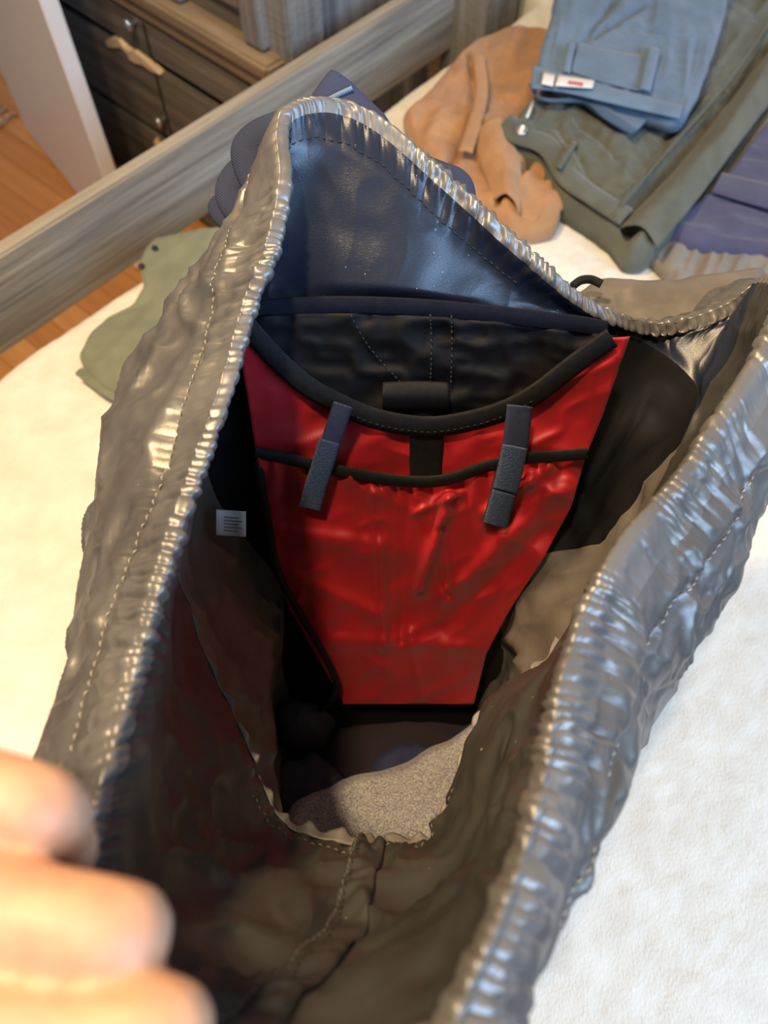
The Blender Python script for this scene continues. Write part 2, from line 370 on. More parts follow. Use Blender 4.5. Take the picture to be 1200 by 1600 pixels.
# ================================================================== GARMENTS ON THE BED
def garment(name, outline, ctr, top, mt_, label, cat, folds=None, n=260, nr=46, edge=.016, bottom=None, group=None, parent=None, droop=None, smooth=2, puff=0.0, thick=None):
    """cloth lying in a heap: outline in pixels on the plane z=top, rounded rim, folds, closed underneath"""
    o3 = np.array([PZ(px, py, top) for px, py in outline]); c = PZ(*ctr, top)
    bottom = BED+.001 if bottom is None else bottom
    seg = np.linalg.norm(np.roll(o3, -1, 0)-o3, axis=1); cum = np.concatenate([[0], np.cumsum(seg)]); cl = np.vstack([o3, o3[:1]])
    s = np.arange(n)/n*cum[-1]; B = np.stack([np.interp(s, cum, cl[:, k]) for k in range(3)], -1)
    for _ in range(smooth): B = (np.roll(B, 1, 0)+2*B+np.roll(B, -1, 0))/4
    B[:, :2] += (.0025*n1(s*60, 3))[:, None]*((B-c)[:, :2]/np.linalg.norm((B-c)[:, :2], axis=1)[:, None])
    r = 1-(1-np.linspace(0, 1, nr))**1.6
    A = c+r[:, None, None]*(B-c)[None]
    dist = (1-r)[:, None]*np.linalg.norm((B-c)[:, :2], axis=1)[None]
    q = np.clip(1-dist/edge, 0, 1); h = top-bottom
    rise = h*.55*(1-np.sqrt(np.clip(1-q*q, 0, 1)))
    z = top-rise
    if folds is not None: z = z+folds(A[..., :2])*sstep(0, edge*1.6, dist)
    z = z+puff*sstep(0, .12, dist)
    A[..., 2] = np.maximum(z, bottom+.001)
    low = A[-1].copy(); low[:, :2] = c[:2]+(low[:, :2]-c[:2])*.985; low[:, 2] = bottom
    cen = np.repeat(c[None], n, 0); cen[:, 2] = bottom
    A = np.concatenate([A, low[None], (low*.5+cen*.5)[None]], 0)
    A[-1, :, 2] = bottom
    v = A.reshape(-1, 3); f = gridf(len(A), n, True); f.append(tuple(range((len(A)-1)*n, len(A)*n)))
    o = mesh(name, v, f, mt_, parent)
    tag(o, label, cat, group); return o
def pdir(p, q, z=BED): d = (PZ(*q, z)-PZ(*p, z))[:2]; return math.atan2(d[1], d[0])
def foldfn(ang, wl, amp, seed, along=5.0, fine=.25):
    ca, sa = math.cos(ang), math.sin(ang)
    def f(p):
        u = p[..., 0]*ca+p[..., 1]*sa; vv = -p[..., 0]*sa+p[..., 1]*ca
        q = np.stack([u/(wl*along), vv/wl], -1)
        return amp*(.75*ridge(q, seed)+.6*noise(q*1.9+3, seed+1))+amp*fine*fbm(p*55, seed+2, 3)
    return f
def addf(*fs): return lambda p: sum(f(p) for f in fs)
def crease(p0, p1, z, depth, width):     # a seam or crease line between two pixels
    a = PZ(*p0, z)[:2]; b = PZ(*p1, z)[:2]
    def f(p):
        t = np.clip(((p-a)@(b-a))/((b-a)@(b-a)), 0, 1); d = np.linalg.norm(p-a-t[..., None]*(b-a), axis=-1)
        return -depth*np.exp(-(d/width)**2)
    return f
def pstrip(name, Lp, Rp, z, mt_, parent, nu=8, nv=40, bulge=.002, thick=.003, zf=None):
    Lc = crspline([PZ(*q, z) for q in Lp], nv); Rc = crspline([PZ(*q, z) for q in Rp], nv)
    t = np.linspace(0, 1, nu)[None, :, None]
    A = Lc[:, None]*(1-t)+Rc[:, None]*t
    A[..., 2] += bulge*np.sin(np.pi*t[..., 0])
    if zf is not None: A[..., 2] += zf(A[..., :2])
    return grid(name, A, mt_, parent, solid=thick)

garment('trousers', [(1005, 385), (1045, 366), (1100, 372), (1180, 380), (1300, 395), (1320, 520), (1150, 520), (1040, 470), (1038, 425)], (1160, 440), BED+.022, M['taupe'],
        'crumpled taupe grey trousers lowest in the heap at right', 'trousers', foldfn(pdir((1060, 450), (1090, 380)), .022, .006, 21), group='trousers on the bed')
garment('jeans', [(815, 245), (860, 250), (930, 290), (990, 330), (1050, 370), (1030, 405), (1000, 402), (960, 372), (900, 335), (860, 320), (830, 300)], (930, 318), BED+.014, M['sky'],
        'pale washed blue denim peeking out under the olive trousers', 'jeans', foldfn(pdir((830, 250), (1000, 400)), .02, .003, 31))
tan = garment('shirt', [(628, 172), (665, 140), (700, 100), (740, 58), (790, 38), (850, 36), (930, 60), (960, 160), (900, 250), (872, 290), (880, 328), (868, 350), (835, 357), (800, 352), (775, 330), (740, 300), (700, 262), (655, 228)], (790, 200), BED+.040, M['tan'],
        'crumpled tan brown shirt heaped beside the blue trousers', 'shirt', addf(foldfn(pdir((700, 290), (800, 60)), .050, .015, 41, 4, .3), crease((735, 95), (745, 180), BED+.04, .020, .006), crease((745, 180), (705, 250), BED+.04, .024, .006), crease((830, 250), (775, 320), BED+.04, .026, .006), crease((790, 250), (850, 280), BED+.04, .018, .005), crease((740, 90), (775, 95), BED+.04, .016, .005), crease((775, 150), (805, 165), BED+.04, .016, .005)))
pstrip('sleeve', [(735, 215), (752, 262), (772, 312)], [(800, 200), (815, 255), (812, 338)], BED+.044, M['tan'], tan, nu=16, nv=40, bulge=.024, zf=foldfn(pdir((760, 220), (790, 330)), .02, .004, 46, 3))
pstrip('cuff', [(790, 320), (830, 296), (872, 292)], [(800, 352), (838, 356), (878, 330)], BED+.030, M['tan'], tan, nu=12, nv=30, bulge=.014, zf=foldfn(pdir((800, 340), (870, 310)), .016, .003, 47, 3))
pstrip('front_placket', [(737, 88), (742, 150), (716, 236)], [(756, 86), (762, 152), (738, 240)], BED+.060, M['tan'], tan, nu=6, nv=30, bulge=.003)
navy = garment('trousers', [(1035, 360), (1062, 335), (1105, 295), (1150, 245), (1200, 185), (1290, 110), (1330, 250), (1330, 420), (1230, 405), (1195, 388), (1160, 388), (1120, 382), (1085, 378)], (1190, 300), BED+.040, M['navy'],
        'purple navy trousers with a flap pocket at the right edge', 'trousers', addf(foldfn(pdir((1080, 370), (1250, 390)), .03, .005, 51), crease((1115, 300), (1215, 335), BED+.04, .006, .005)), group='trousers on the bed')
pstrip('pocket_flap', [(1128, 270), (1160, 278), (1225, 292)], [(1112, 300), (1150, 312), (1222, 332)], BED+.052, M['navy'], navy)
oz = BED+.062
od = pdir((985, 350), (1200, 20), oz)
olive = garment('trousers', [(774, 206), (800, 182), (835, 140), (900, 90), (990, 20), (1060, -60), (1330, -60), (1330, 20), (1200, 150), (1130, 245), (1080, 320), (1046, 362), (1018, 388), (988, 388), (964, 352), (920, 322), (880, 300), (862, 275), (845, 243), (815, 232)],
        (1000, 200), oz, M['olive'], 'olive grey trousers with metal waist button lying under the blue trousers', 'trousers',
        addf(foldfn(od, .045, .015, 61, 6, .35), crease((960, 330), (1130, 140), oz, .010, .004), crease((975, 365), (1210, 70), oz, .034, .016), crease((1035, 345), (1215, 115), oz, .024, .008), crease((870, 200), (930, 290), oz, .010, .006), crease((900, 190), (960, 250), oz, .010, .006)), group='trousers on the bed', n=340, nr=64)
pstrip('waistband', [(776, 205), (800, 224), (842, 240), (872, 285), (920, 320), (968, 352)], [(800, 180), (826, 200), (868, 218), (896, 262), (942, 300), (990, 328)], oz+.006, M['olive'], olive, bulge=.004, zf=lambda p: .004*n1(p[..., 0]*30, 3))
pstrip('leg', [(968, 356), (1055, 268), (1140, 162), (1225, 50)], [(1026, 390), (1090, 312), (1155, 225), (1245, 105)], oz-.004, M['olive'], olive, nu=16, nv=60, bulge=.022, thick=.003, zf=foldfn(od, .03, .005, 66, 5))
tube('side_seam', crspline([PZ(958, 338, oz+.012), PZ(1040, 240, oz+.014), PZ(1128, 140, oz+.013), PZ(1200, 40, oz+.012)], 40), .0022, M['olive'], olive, 6)
bc = PZ(815, 205, oz+.016)
def disc(name, c, r, h, mt_, parent, n=18, dome=.35, normal=(0, 0, 1)):
    pr = [(0, h*.4), (.35, h*.45), (.5, h*.9), (.7, h*.95), (.85, h), (1, h*.7), (1.0, 0)]
    v = []
    for (k, z) in pr: v += [(k*r*math.cos(t*2*math.pi/n), k*r*math.sin(t*2*math.pi/n), z) for t in range(n)]
    qn = Vector(normal).to_track_quat('Z', 'Y')
    v = [np.array(qn @ Vector(q))+c for q in v]
    return mesh(name, v, gridf(len(pr), n, True), mt_, parent)
disc('button', bc, .0095, .005, M['chrome'], olive, normal=(-.2, -.4, 1))
tube('buttonhole', [PZ(833, 158, oz+.015), PZ(828, 172, oz+.016), PZ(823, 184, oz+.015)], .0028, M['white'], olive, 6, .5)
pstrip('belt_loop', [(893, 222), (868, 262)], [(901, 226), (876, 266)], oz+.017, M['olive'], olive, nu=4, nv=10, bulge=.003)
# blue trousers on top
bz = BED+.105
blue = empty('trousers', tuple(PZ(960, 110, bz-.03)), 0, 'dusty blue trousers folded on top of the heap with white waist tags showing', 'trousers', 'trousers on the bed')
bd_ = pdir((980, 190), (1000, 20), bz)
garment('leg_panel', [(838, 104), (846, 66), (862, 20), (872, -60), (1150, -60), (1136, 20), (1118, 80), (1096, 140), (1072, 182), (1050, 184), (1000, 166), (940, 148), (880, 128)], (990, 70), bz, M['blue'], None, None,
        addf(foldfn(bd_, .034, .006, 71, 4), crease((905, 70), (960, 0), bz, .014, .006), crease((925, 60), (1000, 10), bz, .014, .008), crease((950, 40), (1075, 60), bz, .006, .005), crease((1090, 60), (1065, 180), bz, .003, .003)), bottom=bz-.03, parent=blue, n=300, nr=54)
pstrip('waistband', [(832, 104), (880, 116), (940, 134), (1000, 148), (1066, 166)], [(830, 138), (880, 144), (940, 158), (1000, 172), (1062, 186)], bz+.003, M['blue'], blue, nu=8, bulge=.004)
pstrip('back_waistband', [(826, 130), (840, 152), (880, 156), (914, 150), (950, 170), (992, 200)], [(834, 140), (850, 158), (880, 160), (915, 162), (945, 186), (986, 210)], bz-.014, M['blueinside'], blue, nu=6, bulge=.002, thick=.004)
pstrip('back_panel', [(905, 150), (950, 163), (1010, 172), (1030, 176)], [(915, 165), (945, 186), (986, 208), (1010, 182)], bz-.022, M['blue'], blue, nu=8, thick=.004)
for (l, r) in (([(886, 68), (878, 112)], [(899, 70), (890, 116)]), ([(1011, 74), (997, 140)], [(1032, 78), (1016, 144)])): pstrip('belt_loop', l, r, bz+.013, M['blue'], blue, nu=4, nv=12, bulge=.003)
t1 = pstrip('tag', [(850, 112), (868, 116)], [(846, 131), (864, 135)], bz+.014, M['white'], blue, nu=4, nv=6, bulge=.001, thick=.001)
t1['label'] = 'small white woven tag'
t2 = pstrip('tag', [(873, 116), (929, 125)], [(867, 134), (926, 138)], bz+.015, M['white'], blue, nu=4, nv=8, bulge=.001, thick=.001); t2['label'] = 'white waist tag with small red print'
for k in range(6): pstrip('red_print', [(888+k*4, 126+k*.5), (891+k*4, 126.4+k*.5)], [(887.5+k*4, 131+k*.6), (890.5+k*4, 131.4+k*.6)], bz+.0172, M['redink'], t2, nu=2, nv=3, bulge=0, thick=.0004)
pstrip('back_pocket', [(905, 66), (950, 76), (1010, 86)], [(892, 112), (940, 128), (996, 142)], bz+.006, M['blue'], blue, nu=10, bulge=.003, thick=.002)
# sage garment at the left
sz = BED+.028
sage = garment('shirt', [(128, 575), (120, 548), (134, 520), (160, 494), (205, 470), (222, 440), (214, 402), (226, 380), (240, 366), (320, 350), (430, 350), (460, 560), (330, 700), (238, 640), (165, 605)], (290, 500), sz, M['sage'],
        'sage green button shirt lying by the rail left of the bag', 'shirt', addf(foldfn(pdir((140, 560), (330, 360)), .05, .005, 81, 4), crease((150, 500), (230, 470), sz, .006, .006)))
for q in ((242, 388), (221, 416)): disc('button', PZ(*q, sz+.004), .005, .003, M['stitchdark'], sage, 12)
tube('hem', [PZ(124, 580, BED+.018), PZ(165, 612, BED+.016), PZ(240, 655, BED+.016)], .008, M['sage'], sage, 8, .5)

# ================================================================== THE PACK
pack = empty('backpack', (0.02, .08, BED), 0, 'open grey hiking backpack with gathered drawstring rim and red inner sleeve', 'backpack')
NU = 2200
RIM = [(452, 176, .462), (520, 166, .472), (600, 200, .478), (720, 305, .487), (830, 405, .497), (920, 478, .515), (1010, 512, .535), (1070, 506, .54), (1130, 484, .535), (1185, 446, .525),
       (1222, 452, .475), (1206, 530, .43), (1148, 630, .40), (1060, 765, .37), (985, 850, .345), (925, 960, .315), (884, 1080, .29), (858, 1230, .255), (812, 1390, .22), (752, 1530, .197),
       (690, 1650, .182), (480, 1790, .168), (240, 1770, .168), (110, 1620, .19), (105, 1440, .218), (135, 1290, .248), (190, 1100, .292), (228, 960, .325), (262, 850, .347), (305, 730, .372),
       (350, 600, .40), (384, 480, .427), (420, 385, .443), (438, 290, .452), (434, 215, .458)]
K = len(RIM)
R3 = crspline([P(*q) for q in RIM], NU, True)
seg = np.linalg.norm(np.roll(R3, -1, 0)-R3, axis=1); S = np.concatenate([[0], np.cumsum(seg)[:-1]]); PER = float(seg.sum()); print('rim length', PER)
U_ = np.arange(NU)/NU*K
def per(vals): return crspline(np.asarray(vals, float)[:, None], NU, True)[:, 0]
T = np.roll(R3, -1, 0)-np.roll(R3, 1, 0); T /= np.linalg.norm(T, axis=1)[:, None]
ON = np.stack([T[:, 1], -T[:, 0], T[:, 2]*0], -1)
cen = R3.mean(0)
if np.mean(np.einsum('ij,ij->i', ON, R3-cen)) < 0: ON = -ON
def csmooth(a, it):
    for _ in range(it): a = (np.roll(a, 1, 0)+2*a+np.roll(a, -1, 0))/4
    return a
ONs = csmooth(ON.copy(), 600); ONs /= np.linalg.norm(ONs, axis=1)[:, None]
ONl = csmooth(ON.copy(), 60); ONl /= np.linalg.norm(ONl, axis=1)[:, None]
def psn(x, period_n, seed):   # periodic 1d noise along the rim
    k = x/PER*period_n; th = 2*math.pi*x/PER; r = period_n/(2*math.pi)
    return noise(np.stack([r*np.cos(th)+50, r*np.sin(th)+50, th*0+seed*3.1], -1), seed)
NG = int(round(PER/.0095))
ph = 2*math.pi*(S/PER*NG)+3.4*psn(S, 60, 5)+1.2*psn(S, 130, 6)
amp = np.clip(.62+.75*psn(S, 40, 8)+.35*psn(S, 110, 9), .12, 1.5)
th_ = 2*math.pi*S/PER
def rn(freq, d, seed, df=45.0):
    r = freq/(2*math.pi); return noise(np.stack([r*np.cos(th_)+50, r*np.sin(th_)+50, np.broadcast_to(d, th_.shape)*df+seed*3.7], -1), seed)
NG = int(round(PER/.0064))
ph = 2*math.pi*(S/PER*NG)+8.0*psn(S, 60, 5)+3.4*psn(S, 140, 6)
ph2 = 2*math.pi*(S/PER*int(round(PER/.0135)))+5.0*psn(S, 40, 15)+2.5*psn(S, 90, 16)
amp = np.clip(.75+.75*psn(S, 45, 8)+.35*psn(S, 120, 9), .15, 1.5)
slant = 2.4*psn(S, 26, 12)
def gather(d=0.0):
    """pleats with rounded crests and narrow valleys, running slantwise over the rim"""
    d = np.asarray(d, float)
    p_ = ph+d*(170+140*slant)+1.6*rn(PER/.02, d, 5, 60)
    return amp*((np.abs(np.cos(p_/2))**.8-.62)*1.25+.75*rn(PER/.0062, d, 7, 110)+.3*rn(PER/.0035, d, 11, 150))
ZUP = np.array([0, 0, 1.0])
crest = R3+ZUP*.0056
def pleat(d, sgn):
    """height of the puckers at distance d from the crest of the rim"""
    return (.0011+.0010*np.exp(-((d-.010)/.006)**2))*gather(sgn*d)*np.exp(-(d/(.026 if sgn > 0 else .020))**1.8)+(.0030 if sgn > 0 else .0020)*amp*(np.abs(np.cos((ph2+sgn*d*60*slant)/2))**.8-.6)*np.exp(-((d-.018)/.016)**2)
# --- outer collar and body
wv = per([.02, .02, .02, .02, .025, .03, .03, .03, .03, .035, .035, .040, .042, .047, .049, .045, .041, .032, .020, .012, .012, .015, .03, .030, .034, .040, .045, .053, .064, .080, .092, .088, .072, .045, .026])
hv = per([.06]*10+[.07, .08, .085, .085, .085, .085, .085, .08, .075, .07, .07, .07, .07, .07, .075, .08, .085, .09, .095, .10, .10, .10, .09, .08, .07])
O1 = R3+ONs*wv[:, None]; O1[:, 2] -= hv
Oh = R3+ONs*(wv*.62+.004)[:, None]; Oh[:, 2] -= hv*.42
def superring(cx, cy, hx, hy, z, p=3.0):
    angs = np.unwrap(np.arctan2(R3[:, 1]-.20, R3[:, 0]-.03)); angs = csmooth(angs[:, None]-np.linspace(0, -2*math.pi if angs[-1] < angs[0] else 2*math.pi, NU, endpoint=False)[:, None], 900)[:, 0]+np.linspace(0, -2*math.pi if angs[-1] < angs[0] else 2*math.pi, NU, endpoint=False)
    c, s = np.cos(angs), np.sin(angs); k = (np.abs(c)**p+np.abs(s)**p)**(-1/p)
    return np.stack([cx+hx*k*c, cy+hy*k*s, 0*c+z], -1)
O2 = superring(.015, .185, .158, .172, CZ-.58, 2.3); O3 = superring(.0, .11, .150, .145, CZ-.80, 2.3); O4 = superring(.0, .095, .138, .132, BED+.004, 2.3); O5 = superring(.0, .095, .05, .06, BED+.003, 2.3)
r0 = R3+ONl*.0068; r0[:, 2] -= .001
keys = np.stack([crest, r0, Oh, O1, O2, O3, O4, O5])
tv = np.concatenate([np.linspace(0, 1, 12), np.linspace(1, 3, 46)[1:], np.linspace(3, 7, 27)[1:]])
def rowspline(keys, tv):
    out = []
    for t in tv:
        i = int(min(math.floor(t), len(keys)-2)); f = t-i
        g = lambda k: keys[min(max(k, 0), len(keys)-1)]
        a, b, d, e = g(i-1), g(i), g(i+1), g(i+2)
        out.append(.5*(2*b+(d-a)*f+(2*a-5*b+4*d-e)*f*f+(3*b-a-3*d+e)*f**3))
    return np.stack(out)
OUT = rowspline(keys, tv)
N_ = gnormals(OUT, True)
if np.mean(np.einsum('ijk,jk->ij', N_[5:30], ONs)) < 0: N_ = -N_
N_[0] = ZUP; N_[1] = N_[1]*.6+ZUP*.4
dist = np.concatenate([[np.zeros(NU)], np.cumsum(np.linalg.norm(np.diff(OUT, axis=0), axis=-1), 0)], 0)
disp = np.zeros(dist.shape)
for j in range(len(tv)):
    d = dist[j]; disp[j] += pleat(d, 1)
q3 = OUT*np.array([1, 1, 1.0])
big = ridge(q3*np.array([17, 11, 15])+fbm(q3*9, 3, 2)[..., None]*.8, 12); med = ridge(q3*np.array([38, 26, 34])+fbm(q3*20, 4, 2)[..., None]*.9, 14)
fade = sstep(.012, .040, dist)
disp += fade*(.0044*big+.0034*med+.0011*ridge(q3*np.array([100, 70, 80])+fbm(q3*40, 8, 2)[..., None]*.7, 16)+.0006*fbm(q3*120, 15, 2))
# stitched seam pulls the cloth in
sd = .040+.012*psn(S, 9, 31)+.012*np.sin(2*math.pi*S/PER*2+.8)
disp -= .0030*np.exp(-((dist-sd)/.0045)**2)
disp[-6:] *= .2
OUTD = OUT+N_*disp[..., None]
HO = 18                         # rows of the outer cloth that belong to the hem
shell = grid('outer_shell', OUTD[HO:], M['shell'], pack, True); shell['label'] = 'shiny crinkled grey nylon outer'
def stitches(name, path, mt_, parent, ln=.0032, gap=.0018, r=.0005, nrm=None, lift=.0006):
    path = np.asarray(path); s = np.concatenate([[0], np.cumsum(np.linalg.norm(np.diff(path, axis=0), axis=1))])
    v, f = [], []
    x = 0.0
    while x+ln < s[-1]:
        a = np.array([np.interp(x, s, path[:, k]) for k in range(3)]); b = np.array([np.interp(x+ln, s, path[:, k]) for k in range(3)])
        nn = np.array([0, -.6, .8]) if nrm is None else np.array([np.interp(x, s, nrm[:, k]) for k in range(3)])
        t = b-a; t = t/(np.linalg.norm(t)+1e-9); sd_ = np.cross(t, nn); sd_ /= np.linalg.norm(sd_)+1e-9; up_ = np.cross(sd_, t)
        base = len(v)
        for (w_, rr) in ((0, .35), (.5, 1), (1, .35)):
            c = a+(b-a)*w_+nn*lift*(1 if w_ == .5 else .3)
            for k in range(5): an = k*2*math.pi/5; v.append(c+r*rr*(math.cos(an)*sd_+math.sin(an)*up_))
        for m in range(2):
            for k in range(5): f.append((base+m*5+k, base+m*5+(k+1) % 5, base+m*5+5+(k+1) % 5, base+m*5+5+k))
        f += [tuple(base+k for k in range(4, -1, -1)), tuple(base+10+k for k in range(5))]
        x += ln+gap
    o = mesh(name, v, f, mt_, parent); o['kind'] = 'stuff'; return o
def surf_path(A_, N__, dmat, target, i0, i1, step=3):
    pts, ns = [], []
    for i in range(int(i0), int(i1), step):
        ii = i % NU; j = int(np.argmin(np.abs(dmat[:, ii]-target[ii]))); pts.append(A_[j, ii]); ns.append(N__[j, ii])
    return np.array(pts), np.array(ns)
st = lambda k: k/K*NU
for (a, b) in ((10.6, 19), (25, 34.5)):
    p_, n_ = surf_path(OUTD, N_, dist, sd, st(a), st(b)); stitches('seam_stitching', csmooth(p_, 0), M['stitch'], shell, nrm=n_, ln=.0036, gap=.0016, r=.0006, lift=.0008)
# --- inner collar: from the rim down to the bound seam
SEAM = [(392, 480, .502), (470, 474, .507), (560, 474, .51), (650, 478, .513), (760, 490, .517), (860, 502, .523), (950, 515, .532), (1015, 540, .543), (1070, 580, .54), (1090, 620, .53),
        (1060, 700, .52), (1010, 790, .505), (955, 880, .49), (900, 960, .475), (850, 1035, .46), (805, 1072, .455), (757, 1108, .452), (718, 1215, .44), (678, 1302, .43), (640, 1318, .425),
        (600, 1324, .42), (560, 1322, .42), (505, 1312, .42), (452, 1294, .425), (424, 1258, .43), (400, 1200, .44), (368, 1125, .45), (330, 1045, .457), (292, 950, .463), (262, 870, .468),
        (258, 780, .477), (285, 650, .49), (318, 560, .497), (345, 512, .50), (368, 490, .50)]
I1 = crspline([P(*q) for q in SEAM], NU, True)
i0 = R3-ONl*.0058; i0[:, 2] -= .001
Ih = i0*.52+I1*.48+ONs*per([.004]*10+[.012]*6+[.008]*8+[.012]*6+[.006]*5)[:, None]
INN = rowspline(np.stack([crest, i0, Ih, I1]), np.concatenate([np.linspace(0, 1, 10), np.linspace(1, 3, 52)[1:]]))
NI = gnormals(INN, True)
if np.mean(np.einsum('ijk,jk->ij', NI[10:40], -ONs)) < 0: NI = -NI
NI[0] = ZUP; NI[1] = NI[1]*.6+ZUP*.4
di = np.concatenate([[np.zeros(NU)], np.cumsum(np.linalg.norm(np.diff(INN, axis=0), axis=-1), 0)], 0); dmx = di[-1]
front = np.exp(-((U_-20.5)/4.2)**2); rear = np.clip(np.exp(-((U_-3)/3.6)**2)+np.exp(-((U_-K-3)/3.6)**2), 0, 1)
dd2 = np.zeros(di.shape)
for j in range(len(di)):
    dj = di[j]; dd2[j] += pleat(dj*(1+.6*rear), -1)
    db_ = dmx-dj; dd2[j] += (.0020*np.sin(ph2*.55+db_*60)*np.exp(-((db_-.012)/.014)**2))*front
q3 = INN
big = ridge(q3*np.array([14, 10, 9])+fbm(q3*8, 23, 2)[..., None]*.8, 22); med = ridge(q3*np.array([42, 30, 30])+fbm(q3*22, 24, 2)[..., None]*.9, 24)
fade = sstep(.006, .03, di)*sstep(0, .012, dmx[None]-di)
dd2 += fade*(.0040*big+(.0042*front+.0012)[None]*med)*(1-.55*rear)[None]
# long soft wave in the rear lining
dd2 += fade*rear[None]*.009*np.sin((INN[..., 0]*26+(INN[..., 2]-CZ)*16)+1.0)
INND = INN+NI*dd2[..., None]
# two linings: navy at the back, black coated for the rest
ia, ib = int(st(9.4)), int(st(33.6))
ix_front = np.arange(ia, ib+1); ix_rear = np.concatenate([np.arange(ib, NU), np.arange(0, ia+1)])
HI = 9
hem = grid('drawstring_hem', np.concatenate([INND[HI::-1], OUTD[1:HO+1]], 0), M['hem'], pack, True); hem['label'] = 'puckered shiny grey drawstring rim'
cf = grid('collar_lining', INND[HI:, ix_front], M['coated'], pack); cf['label'] = 'black coated inner collar cloth'
cr = grid('rear_collar_lining', INND[HI:, ix_rear], M['navylining'], pack); cr['label'] = 'shiny navy black lining at the back'
tp = di*0+1
p_, n_ = surf_path(INND, NI, di, np.full(NU, .024), st(34.2), st(35+4.2)); stitches('seam_stitching', p_, M['stitchdark'], cr, nrm=n_, ln=.0034, gap=.0018, r=.0006)
p_, n_ = surf_path(INND, NI, di, dmx-.017, st(17.2), st(24.5)); stitches('seam_stitching', p_, M['stitchmid'], cf, nrm=n_, ln=.0030, gap=.0014, r=.0005)
# bound seam allowance standing up along the front mouth
idx = np.arange(int(st(13.5)), int(st(29)))
J0 = I1[idx]; wd_ = (.25+.75*np.exp(-((U_[idx]-20.8)/2.2)**2))[:, None]
J1 = J0+NI[-1][idx]*.005*wd_+(INN[-1]-INN[-6])[idx]*.35*wd_
wgl = (.0022*np.sin(ph[idx]*.21)+.002*psn(S, 50, 41)[idx])[:, None]*NI[-1][idx]
tt = np.linspace(0, 1, 5)[:, None, None]
sb = grid('seam_binding', J0[None]*(1-tt)+(J1+wgl)[None]*tt, M['lining'], pack, solid=.001); sb['label'] = 'frayed taupe seam binding'
# --- body cavity
X2 = [-.118, -.07, -.03, .01, .06, .11, .15, .18, .196, .2, .197, .192, .185, .175, .162, .145, .12, .09, .05, .02, 0, -.03, -.06, -.085, -.105, -.12, -.132, -.14, -.146, -.15, -.15, -.15, -.147, -.142, -.133]
Y2 = [.365]*8+[.355, .32, .27, .23, .19, .15, .115, .085, .06, .045, .035, .03, .03, .03, .04, .055, .075, .10, .13, .17, .21, .25, .29, .32, .34, .355, .363]
X2, Y2 = np.array(X2), np.array(Y2)
def backy(zr): return .358+.31*(zr+.37)
def ring(zr, sx, cx, fy):
    by = backy(zr)+.004; yy = by-(.365-Y2)/(.365-.03)*(by-fy)
    return crspline(np.stack([cx+(X2-.02)*sx, yy, X2*0+CZ+zr], -1), NU, True)
Ia = I1.copy()
G2 = ring(-.52, .84, .018, .04); G3 = ring(-.63, .62, .005, .02); G4 = ring(-.74, .70, .004, .02); G5 = ring(-.885, .60, .0, .01)
CAV = rowspline(np.stack([Ia, G2, G3, G4, G5]), np.linspace(0, 4, 60))
NC = gnormals(CAV, True)
if np.mean(np.einsum('ijk,jk->ij', NC[10:40], -ONs)) < 0: NC = -NC
q3 = CAV
isback = np.clip(sstep(34.4, 34.9, U_)+sstep(7.6, 7.1, U_), 0, 1)
crm = .008*ridge(q3*np.array([13, 13, 11])+fbm(q3*7, 33, 2)[..., None], 32)+.003*ridge(q3*40, 34)
rr0 = np.linspace(0, 1, 60)[:, None]
crm = crm*sstep(0, .12, rr0)
CAVD = CAV+NC*(crm*(1-.8*isback)[None])[..., None]
tr = np.linspace(0, 1, 60)
JA = st(1)*np.interp(tr, [0, .25, .45, 1], [9.9, 9.2, 7.4, 6.8]); JB = st(1)*np.interp(tr, [0, .25, .45, 1], [31.4, 31.8, 34.0, 34.6])
def cols(lo, hi, n):
    out = np.zeros((60, n, 3))
    for j in range(60):
        x_ = np.linspace(lo[j], hi[j], n) % NU; i_ = np.floor(x_).astype(int); f_ = (x_-i_)[:, None]
        out[j] = CAVD[j, i_ % NU]*(1-f_)+CAVD[j, (i_+1) % NU]*f_
    return out
sl = grid('body_lining', cols(JA, JB, 760), M['lining'], pack); sl['label'] = 'taupe grey inner side cloth'
bp_ = grid('back_panel', cols(JB, JA+NU, 420), M['black'], pack); bp_['label'] = 'black inner back panel'
# floor of the pack
bb = CAVD[-1]; cc = bb.mean(0); mesh('base_panel', np.vstack([bb, cc[None]]), [(i, (i+1) % NU, NU) for i in range(NU)], M['black'], pack)

# --- fittings on the inner back
def bstrip(name, Lp, Rp, off, mt_, parent, nu=10, nv=60, fn=None, thick=.0015):
    Lc = crspline(np.array(Lp, float), nv); Rc = crspline(np.array(Rp, float), nv)
    t = np.linspace(0, 1, nu)
    A_ = np.zeros((nv, nu, 3))
    for j in range(nv):
        for i in range(nu):
            px, py = Lc[j]*(1-t[i])+Rc[j]*t[i]
            o_ = off(j/(nv-1), t[i]) if callable(off) else off
            A_[j, i] = BP(px, py, o_+(fn(px, py) if fn else 0))
    return grid(name, A_, mt_, parent, solid=thick)
# grosgrain band along the rear seam
rb = [(386, 482), (470, 476), (560, 475), (660, 479), (760, 488), (860, 500), (915, 507), (950, 514)]
M['navyband'] = mat('dark navy tape', (.005, .006, .013), .7, (.008, .009, .018), (200,)*3, weave=330, spec=.2)
band = bstrip('seam_band', [(a, b-12) for a, b in rb], [(a, b+14) for a, b in rb], lambda v_, u_: .010+.001*math.sin(u_*3.14), M['navyband'], pack); band['label'] = 'dark navy grosgrain band'
